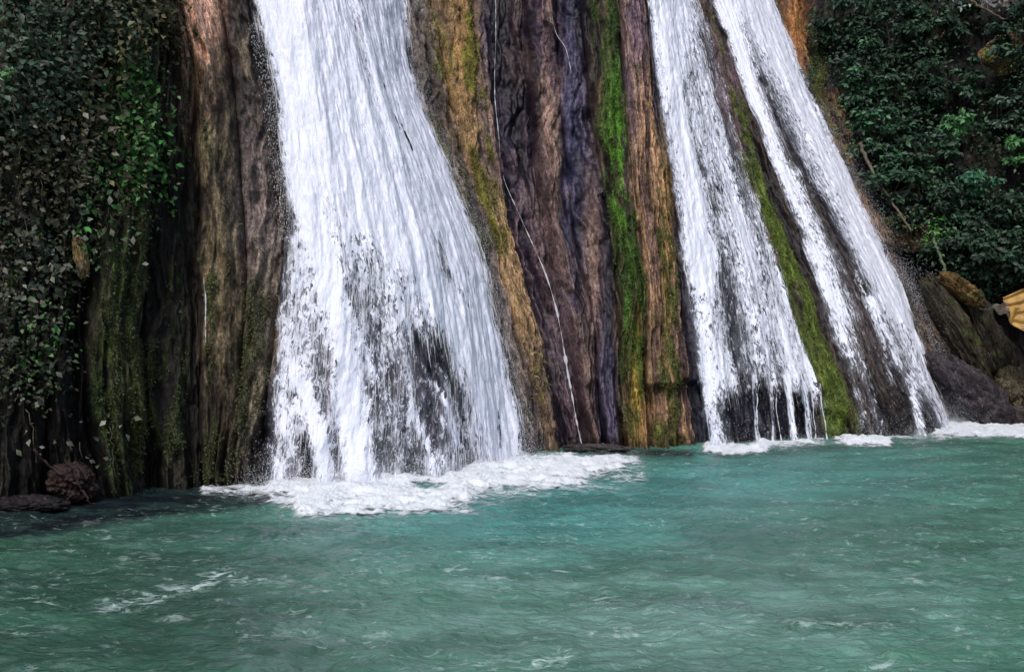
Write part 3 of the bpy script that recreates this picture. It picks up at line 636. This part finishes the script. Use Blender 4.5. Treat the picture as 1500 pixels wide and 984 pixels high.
def shrub(name, label, cat, c, rad, n, size, pal, group, droop=.45, asp=.5, nb=7, branches=True, flat=.7, clumps=16, root_off=.6):
    """crown of many clumps of leaves on forking twigs, rooted in the rock behind"""
    base = c+np.array([0, root_off*rad[1], -rad[2]*.55]); o = empty(name, tuple(base)); tag(o, label, cat, group)
    cc = rng.normal(0, 1, (clumps, 3)); cc /= np.linalg.norm(cc, axis=1)[:, None]; cc *= rng.uniform(.25, 1, (clumps, 1))**.6
    cc[:, 1] = -np.abs(cc[:, 1])*.8+.15; cc = c+cc*np.array(rad)
    cr = rng.uniform(.16, .36, clumps)*np.mean(rad)
    k = rng.integers(0, clumps, n); off = rng.normal(0, 1, (n, 3)); off /= np.linalg.norm(off, axis=1)[:, None]; off *= rng.uniform(.3, 1.1, (n, 1))
    P0 = cc[k]+off*cr[k][:, None]*np.array([1.25, .9, flat]); tint = rng.uniform(.6, 1.5, clumps)
    nd = off*.5+np.array([0, -.55, .75]); cols = pick(pal, n)*tint[k][:, None]
    V, Fc, Cc = leaves(n, P0, rng.uniform(*size, n), nd, cols, asp, droop)
    mesh_obj('foliage', V, Fc, M_LEAF, o, cols={'leafcol': Cc}, smooth=False)
    if branches:
        ps = []
        for q in rng.permutation(clumps)[:nb]:
            mid = lerp(base, cc[q], .55)+rng.normal(0, .12, 3)*np.mean(rad); tt = np.linspace(0, 1, 7)[:, None]
            ps.append(stem((1-tt)**2*base+2*tt*(1-tt)*mid+tt**2*cc[q], .035*np.mean(rad), .008*np.mean(rad)))
        tag(mesh_obj('twigs', *join(ps), M_BARK, o), kind='stuff')
    return o
for Pm, Cm, Nm, i in MOSS:
    n = len(Pm)*3; Pk = np.repeat(Pm, 3, 0)+rng.normal(0, .02, (n, 3))+np.repeat(Nm, 3, 0)*.015
    V, Fc, Cc = leaves(n, Pk, rng.uniform(.025, .075, n), np.repeat(Nm, 3, 0), np.clip(np.repeat(Cm, 3, 0)*rng.uniform(.6, 1.5, (n, 1)), 0, .5), .45, 1.1)
    tag(mesh_obj('moss', V, Fc, M_LEAF, cliff, cols={'leafcol': Cc}, smooth=False), kind='stuff')
# -- left wall of creepers (about 17-19 m away)
GRY = [(.045, .085, .055), (.035, .07, .042), (.07, .095, .06), (.028, .05, .03)]
OLV = [(.10, .10, .04), (.075, .065, .028), (.12, .115, .05), (.05, .05, .02), (.14, .13, .08)]
GRN = [(.04, .15, .03), (.06, .19, .05), (.03, .10, .02), (.10, .20, .07)]
PAL = [(.12, .125, .09), (.08, .09, .06), (.05, .055, .035), (.20, .20, .16)]
DRK = [(.02, .03, .02), (.03, .04, .028), (.05, .06, .045)]
LEFT = [
 ('grey-green creeper massed on the wall at the upper left corner', 90, 60, 75, 60, 1500, GRY, 'creeper'),
 ('olive creeper covering the rock beside the pinkish rib', 195, 35, 62, 60, 1400, OLV, 'creeper'),
 ('blue-green creeper hanging at the left edge below the dark hollow', 25, 130, 55, 60, 900, GRY, 'creeper'),
 ('brownish creeper tangle in the middle of the left wall', 95, 180, 70, 70, 1300, OLV+PAL, 'creeper'),
 ('bright green vine hanging on the shaded wall near the pinkish rib', 190, 175, 45, 75, 1300, GRN, 'vine'),
 ('lower end of green vine dangling in a point over bare dark rock', 205, 265, 32, 45, 420, GRN, 'vine'),
 ('green leafy spray hanging over the mossy wall left of centre', 150, 250, 35, 45, 600, GRN+OLV, 'vine'),
 ('pale speckled creeper at the left edge halfway up', 35, 260, 55, 75, 1000, PAL+OLV, 'creeper'),
 ('creeper with pale leaves low at the left edge above dark roots', 28, 400, 42, 80, 650, PAL+DRK, 'creeper'),
 ('sparse dark creeper trailing toward the waterline at the left edge', 35, 530, 45, 80, 330, DRK+GRN, 'creeper'),
 ('thin trailing vine with few leaves over the brown crevice', 100, 330, 30, 60, 330, PAL+GRN, 'vine'),
 ('few scattered pale leaves low on the mossy wall', 170, 380, 38, 70, 70, PAL+GRN, 'creeper'),
 ('tiny leaves dotted along the foot of the left wall', 90, 620, 70, 60, 70, PAL, 'creeper'),
]
for lab, px, py, rx, ry, n, pal, cat in LEFT:
    cl = max(6, n//60); a = rng.uniform(0, 2*np.pi, cl); r = np.sqrt(rng.random(cl))
    cx, cy = px+rx*r*np.cos(a)*1.15, py+ry*r*np.sin(a)*1.15
    cpt = np.array([on_cliff(x, y, .12+.35*(pal is GRY or pal is OLV)) for x, y in zip(cx, cy)])
    k = rng.integers(0, cl, n); sp = .26; P0 = cpt[k]+rng.normal(0, 1, (n, 3))*np.array([sp*.8, .13, sp*1.2])
    P0[:, 1] -= .05
    root = empty(('hanging_vine' if cat == 'vine' else 'creeper'), tuple(cpt[np.argmax(cpt[:, 2])])); tag(root, lab, cat, 'plants hanging on the left cliff wall')
    tint = rng.uniform(.4, 1.7, cl)
    big = .035 if n > 500 else .04
    V, Fc, Cc = leaves(n, P0, rng.uniform(.06, .19, n), np.tile([.15, -.8, .55], (n, 1)), pick(pal, n, .45)*.72*tint[k][:, None], .6, .6)
    mesh_obj('foliage', V, Fc, M_LEAF, root, cols={'leafcol': Cc}, smooth=False)
    ps = []
    for q in range(min(10, cl//2)):
        p0 = cpt[q]+np.array([0, -.05, .3]); m = 9; tt = np.linspace(0, 1, m)[:, None]
        ps.append(stem(p0+tt*np.array([rng.normal(0, .15), -.02, -.9])+rng.normal(0, .025, (m, 3)), .010, .004, 4))
    tag(mesh_obj('stem', *join(ps), M_BARK, root), kind='stuff')
def sprig(name, label, c, n, size, pal, rad, cat='plant', group=None, asp=.4, droop=.3, below=True):
    root = empty(name, tuple(c)); tag(root, label, cat, group)
    V, Fc, Cc = leaves(n, c+rng.normal(0, 1, (n, 3))*np.array(rad), rng.uniform(*size, n), np.tile([0, -.7, .7], (n, 1)), pick(pal, n), asp, droop)
    mesh_obj('foliage', V, Fc, M_LEAF, root, cols={'leafcol': Cc}, smooth=False)
    ps = [stem(c+np.linspace(0, 1, 5)[:, None]*np.array([rng.normal(0, rad[0]), .1, rng.normal(0, rad[2])]), .008, .003, 4) for _ in range(4)]
    tag(mesh_obj('stem', *join(ps), M_BARK, root), kind='stuff'); return root
sprig('leafy_sprig', 'bright green sprig poking in at the left edge, brightest leaves there', on_cliff(6, 130, .55), 26, (.12, .22), [(.10, .30, .10), (.16, .36, .16)], (.10, .06, .12))
sprig('leafy_sprig', 'small yellowish fern tuft growing low on the purple rock beside the broad fall', on_cliff(772, 540, .18), 60, (.10, .22), [(.14, .13, .03), (.10, .11, .03), (.20, .18, .07)], (.14, .06, .32), asp=.22, droop=.9)
sprig('leafy_sprig', 'dark green moss cushion beside the top of the broad waterfall', on_cliff(618, 45, .2), 300, (.03, .07), [(.04, .06, .02), (.03, .05, .02)], (.22, .08, .4))
sprig('leafy_sprig', 'bright green plant on the ochre ledge right of the slanting waterfall', on_cliff(1358, 345, .7), 130, (.08, .2), [(.06, .20, .03), (.10, .24, .05)], (.3, .1, .35))
sprig('leafy_sprig', 'yellow-green moss tuft on the orange rock at the top right', on_cliff(1200, 112, .4), 260, (.04, .1), [(.13, .15, .03), (.08, .09, .02)], (.18, .1, .55))
# -- right slope shrubs (about 35-40 m away)
RD = [(.018, .040, .024), (.024, .054, .030), (.012, .026, .020), (.036, .072, .040)]
RG = [(.03, .085, .04), (.045, .12, .055), (.025, .06, .03)]
RP = [(.10, .15, .12), (.07, .11, .085), (.14, .19, .15)]
RIGHT = [
 ('dark leafy shrub high beside the orange rock at the top', 1225, 30, 55, 50, 1500, RD), ('dense dark bush at the top centre of the right slope', 1300, 50, 60, 55, 1500, RD),
 ('dark bush under the top edge left of the grey stone', 1385, 35, 55, 45, 900, RD), ('blackish shrub next to the ochre mossy rock', 1330, 130, 60, 50, 1400, RD),
 ('green shrub in the crook right of the orange rock', 1255, 120, 45, 55, 1300, RG+RD), ('mid green bush with light leaves above the pale branch', 1275, 195, 50, 50, 1400, RG+RD),
 ('dark bush in the middle of the right slope', 1345, 230, 60, 50, 1500, RD+RG), ('small bright green bush in the middle of the right slope', 1403, 185, 22, 14, 300, [(.06, .16, .06), (.08, .2, .08)]),
 ('pale leaved bush at the right edge below the ochre rock', 1480, 170, 32, 30, 380, RP+RD), ('light green spreading spray of foliage, the widest bright one', 1430, 270, 52, 20, 700, [(.05, .15, .08), (.07, .19, .11), (.03, .09, .05)]),
 ('bright green leafy shrub at the right edge', 1492, 225, 22, 24, 350, [(.05, .16, .05), (.08, .2, .07)]), ('dark shrub below the pale branch, over the ledge', 1300, 270, 45, 35, 1000, RD+RG),
 ('dark bush behind the bright spray of foliage', 1370, 300, 50, 40, 1200, RD), ('dark bush above the yellow tarp, nearest it', 1465, 375, 55, 45, 1500, RD),
 ('blue-green bush hanging above the ochre slab', 1400, 360, 50, 42, 1400, RD), ('dark bush at the right edge beneath the bright spray', 1475, 310, 45, 35, 1000, RD),
 ('shrub filling the hollow in the upper right slope', 1420, 120, 40, 40, 500, RD), ('dark bush at the top right corner beyond the grey stone', 1520, 60, 50, 60, 900, RD),
]
for lab, px, py, rx, ry, n, pal in RIGHT:
    c = on_cliff(px, py, 0.9); sc_px = c[1]/F
    shrub('shrub', lab, 'shrub', c, (rx*sc_px, .9, ry*sc_px), int(n*1.35), (.13, .34), pal, 'shrubs on the right slope', clumps=max(8, n//90), flat=.5)
sprig('leafy_sprig', 'single cluster of white-grey leaves near the top of the right slope', on_cliff(1408, 22, 2.0), 22, (.2, .34), [(.30, .36, .33), (.2, .25, .22)], (.22, .05, .12))
def cover(label, poly, n, out, size, pal, holes=(), dark=1.0):
    px = rng.uniform(min(p[0] for p in poly), max(p[0] for p in poly), n*3); py = rng.uniform(min(p[1] for p in poly), max(p[1] for p in poly), n*3)
    ins = np.zeros(px.shape, bool); q = poly+poly[:1]
    for (x0, y0), (x1, y1) in zip(q[:-1], q[1:]):
        ins ^= ((y0 > py) != (y1 > py)) & (px < (x1-x0)*(py-y0)/((y1-y0) or 1e-9)+x0)
    dn = fbm(px*.02, py*.025, seed=500, o=4); ins &= dn > .44
    for hx, hy, hr in holes: ins &= np.hypot(px-hx, py-hy) > hr*rng.uniform(.7, 1.2, len(px))
    px, py = px[ins][:n], py[ins][:n]; n = len(px)
    tree = np.array([on_cliff(a, b, out) for a, b in zip(px[::12], py[::12])]); k = np.minimum(np.arange(n)//12, len(tree)-1)
    P0 = tree[k]+rng.normal(0, 1, (n, 3))*np.array([.35, .22, .35])*(size[1]/.2); tint = rng.uniform(.5, 1.5, len(tree))*dark
    V, Fc, Cc = leaves(n, P0, rng.uniform(*size, n), np.tile([0, -.7, .65], (n, 1)), pick(pal, n, .5)*tint[k][:, None], .5, .5)
    o = mesh_obj('undergrowth', V, Fc, M_LEAF, cols={'leafcol': Cc}, smooth=False); tag(o, label, kind='stuff')
cover('dark undergrowth covering the right slope between the shrubs', [(1190, -60), (1210, 120), (1240, 230), (1300, 320), (1370, 400), (1440, 432), (1560, 432), (1600, -60)], 14000, .35, (.10, .26), RD+RD+RG, [(1400, 110, 28), (1420, 150, 22), (1330, 190, 12)])
cover('small-leaved growth covering the upper left wall', [(-60, -60), (270, -60), (240, 60), (215, 330), (110, 350), (80, 600), (-60, 640)], 6500, .12, (.05, .12), OLV+PAL+GRY+GRN[:1], [(20, 10, 45)], .5)
# -- creepers fringing the ledges of the last fall
for lab, px, py, rx, ry, n, pal in (('small-leaved creeper hanging between the slanting fall and the orange rock', 1170, 120, 10, 55, 380, GRY+RG),
                                    ('mossy creeper on the rock edge right of the slanting fall', 1225, 230, 20, 45, 420, OLV+RD), ('olive scrub on the ochre rim above the dark cave', 1320, 330, 35, 28, 500, OLV+RG)):
    c = on_cliff(px, py, .45); sp = c[1]/F
    shrub('creeper', lab, 'creeper', c, (rx*sp, .3, ry*sp), n, (.06, .15), pal, 'creepers beside the slanting fall', clumps=10, nb=4)

# ------------------------------------------------------------------ branches
def branch(label, pts, r0, r1, out=.9, name='branch', cat='branch', mat=None):
    P3 = np.array([on_cliff(a, b, out) for a, b in pts]); n = 24; u = np.linspace(0, len(pts)-1, n)
    Q = np.stack([np.interp(u, range(len(pts)), P3[:, k]) for k in range(3)], -1)
    for _ in range(2): Q[1:-1] = (Q[:-2]+2*Q[1:-1]+Q[2:])/4
    Q += rng.normal(0, .02, Q.shape); V, fq = stem(Q, r0, r1, 7)
    o = mesh_obj(name, V, fq, mat or M_BARK, loc=Q[0]); tag(o, label, cat); return o
M_PALE = plain('pale_branch_bark', (.12, .095, .07))
branch('pale bare branch leaning from the orange rock toward the dark cave', [(1238, 215), (1255, 245), (1272, 275), (1296, 305), (1318, 340)], .08, .03, 1.0, mat=M_PALE)
branch('thin dark branch crossing the top right corner', [(1395, 0), (1440, 18), (1480, 40)], .07, .04, 2.0)
branch('green stem hanging under the bright plant on the ledge', [(1352, 350), (1366, 390), (1376, 425)], .06, .05, 1.0, 'plant_stem', 'stem', plain('green_stem', (.07, .10, .05)))
# ------------------------------------------------------------------ rocks
def boulder(name, label, c, rad, col, cat='boulder', seed=0, rot=0., wet=.5, moss=(.04, .05, .015), ma=.2, group=None, p=1.0, tilt=0.):
    nu, nv = 150, 90; U, Vv = np.meshgrid(np.linspace(0, 2*np.pi, nu), np.linspace(.02, np.pi-.02, nv))
    x, y, z = np.sin(Vv)*np.cos(U), np.sin(Vv)*np.sin(U), np.cos(Vv)
    q = lambda a: np.sign(a)*np.abs(a)**p
    x, y, z = q(x), q(y), q(z)
    flut = 1-np.abs(2*fbm((x+y)*5+seed, z*.8, o=3, seed=seed+31)-1)
    r = 1+.30*(flut-.75)+.7*(fbm(x*1.3+seed, y*1.3, z*1.3, o=3, seed=seed)-.5)+.30*(1-np.abs(2*fbm(x*2.6+seed, y*2.6, z*2.6, o=4, seed=seed+9, gain=.6)-1)-.7)+.22*(fbm(x*7+seed, y*7, z*7, o=4, seed=seed+19, gain=.6)-.5)
    x, y, z = x*r*rad[0], y*r*rad[1], z*r*rad[2]
    ct, st_ = math.cos(tilt), math.sin(tilt); x, z = x*ct+z*st_, -x*st_+z*ct
    cr, sr = math.cos(rot), math.sin(rot); x, y = x*cr-y*sr, x*sr+y*cr
    P0 = np.stack([x, y, z], -1)+c
    n = fbm(P0[..., 0]*4, P0[..., 2]*2.5, P0[..., 1]*4, o=4, seed=seed+3); colr = np.array(col)*lerp(.45, 1.6, n)[..., None]
    mo = sstep(1-ma-.1, 1-ma+.1, fbm(P0[..., 0]*2.5, P0[..., 2]*2.5, P0[..., 1]*2, o=4, seed=seed+5)*.9+.1)[..., None]; colr = lerp(colr, np.array(moss), mo)
    o = mesh_obj(name, P0.reshape(-1, 3), grid_faces(nv, nu), M_ROCK, loc=c, cols={'rockcol': colr.reshape(-1, 3)}, floats={'wet': np.full(nu*nv, wet)}, uv=np.stack([P0[..., 0]+P0[..., 1], P0[..., 2]], -1).reshape(-1, 2))
    return tag(o, label, cat, group)
DB = (.055, .045, .045)
boulder('boulder', 'wet purplish boulder sloping into the foam at the far right', at(1425, 585, 34.4), (1.9, 1.0, .62), (.035, .028, .032), seed=1, tilt=.72, wet=.7, ma=.0, p=.8)
boulder('boulder', 'long dark rock slope running down to the right waterline', at(1455, 610, 34.9), (1.8, .8, .5), (.035, .028, .028), seed=2, p=.8, tilt=.62, wet=.6, ma=.1)
boulder('boulder', 'leaning brown slab between the dark cave and the yellow tarp', at(1405, 490, 35.6), (.45, .6, 2.3), (.032, .026, .018), seed=3, tilt=-.50, ma=.3)
boulder('boulder', 'second leaning slab, under the yellow tarp', at(1450, 510, 36.0), (.5, .6, 2.0), (.024, .02, .015), seed=4, tilt=-.35, ma=.3)
boulder('boulder', 'lumpy pale-flecked rock above the waterline at the right edge', at(1485, 575, 35.4), (.65, .6, .75), (.06, .05, .03), seed=5, ma=.25)
boulder('boulder', 'dark rock at the waterline in the right corner', at(1490, 608, 35.0), (1.3, .6, .35), (.05, .04, .04), seed=14, ma=.1)
boulder('rock_slab', 'smooth ochre slab wedged below the bushes beside the yellow tarp', at(1408, 425, 35.4), (.85, .45, .28), (.10, .062, .022), 'slab', seed=7, tilt=.62, ma=.2, p=.7, wet=.2)
boulder('rock_block', 'pale grey stone block at the top right', on_cliff(1482, 8, 1.6), (.7, .5, .55), (.16, .15, .15), 'rock', seed=8, ma=.0, p=.7, wet=.1)
boulder('rock_block', 'ochre mossy rock at the upper right edge', on_cliff(1485, 85, 1.5), (.75, .5, .7), (.11, .065, .035), 'rock', seed=9, ma=.35, moss=(.13, .14, .03), wet=.1)
boulder('boulder', 'dark reddish rooty lump at the foot of the left wall', at(105, 705, 18.3), (.42, .4, .3), (.022, .013, .012), seed=10, tilt=.4, ma=.1)
boulder('boulder', 'low black rock along the left waterline', at(30, 738, 17.6), (.8, .4, .14), (.012, .010, .012), seed=11, ma=.05)
boulder('boulder', 'flat low stone at the waterline between the falls', at(870, 656, 26.6), (.8, .4, .09), (.05, .045, .045), seed=13, wet=.9, ma=.0)
boulder('rock_spur', 'narrow yellowish-brown rock spur in the left creepers', on_cliff(108, 375, .25), (.10, .2, .42), (.16, .115, .05), 'rock', seed=15, tilt=-.15, ma=.05, wet=.2)
branch('dark reddish root curling down the foot of the left wall', [(40, 650), (70, 680), (100, 700), (122, 735)], .025, .014, .5, 'root', 'root', M_ROOT)
# ------------------------------------------------------------------ yellow tarp
def tarp():
    k = NT('yellow_tarp_cloth'); p = k.n('ShaderNodeBsdfPrincipled'); k.l(p.outputs[0], k.out.inputs[0]); p.inputs['Roughness'].default_value = .55
    g = k.n('ShaderNodeNewGeometry').outputs['Position']; n = k.noise(g, 3.0, 4, .6)
    k.l(k.mix(k.mrange(n, .35, .65), (.24, .12, .03), (.40, .24, .05)), p.inputs['Base Color'])
    Y0 = 34.2; kn = at(1452, 452, Y0)
    root = empty('tarp', tuple(kn)); tag(root, 'yellow tarp awning gathered to a knot at the right edge above the dark rocks', 'tarp')
    u, v = np.meshgrid(np.linspace(0, 1, 90), np.linspace(0, 1, 60))
    top0, top1 = at(1468, 436, Y0), at(1570, 402, Y0); b1 = at(1570, 480, Y0-1.2); b0 = at(1478, 470, Y0-.15)
    uu = u**.62; P0 = top0+(top1-top0)*u[..., None]+((b0-top0)+((b1-top1)-(b0-top0))*uu[..., None])*v[..., None]
    v = v**1.0; fold = .12*(.3+u**.5)*np.sin(v*26+2*np.sin(u*3))+.06*u*np.sin(v*51+u*5); P0[..., 2] += fold*.7-.25*np.sin(u*np.pi)*v; P0[..., 1] += -np.abs(fold)*1.2
    mesh_obj('canopy', P0.reshape(-1, 3), grid_faces(*u.shape), k.m, root)
    u, v = np.meshgrid(np.linspace(0, 1, 40), np.linspace(0, 1, 24)); a, b, c_, d = at(1479, 449, Y0-.35), at(1560, 462, Y0-.5), at(1560, 476, Y0-.5), at(1479, 473, Y0-.35)
    P0 = (a*(1-v)[..., None]+d*v[..., None])*(1-u)[..., None]+(b*(1-v)[..., None]+c_*v[..., None])*u[..., None]
    P0[..., 1] -= .07*np.sin(u*22+v*2); mesh_obj('valance', P0.reshape(-1, 3), grid_faces(*u.shape), k.m, root)
    rp = plain('grey_rope', (.13, .10, .08)); ps = []
    for q in range(7):
        t = np.linspace(0, 1, 14)[:, None]; e = at(1472+2*q, 442+q*4, Y0-.3); ps.append(stem(kn+t*(e-kn)+np.array([0, -.04, .06])*np.sin(t*(6+q)), .035, .02, 6))
    
    t = np.linspace(0, 1, 18)[:, None]; e = on_cliff(1395, 428, .9); ps.append(stem(kn+t*(e-kn)+np.array([0, 0, -.25])*np.sin(np.pi*t), .025, .02, 5))
    mesh_obj('rope', *join(ps), rp, root)
tarp()
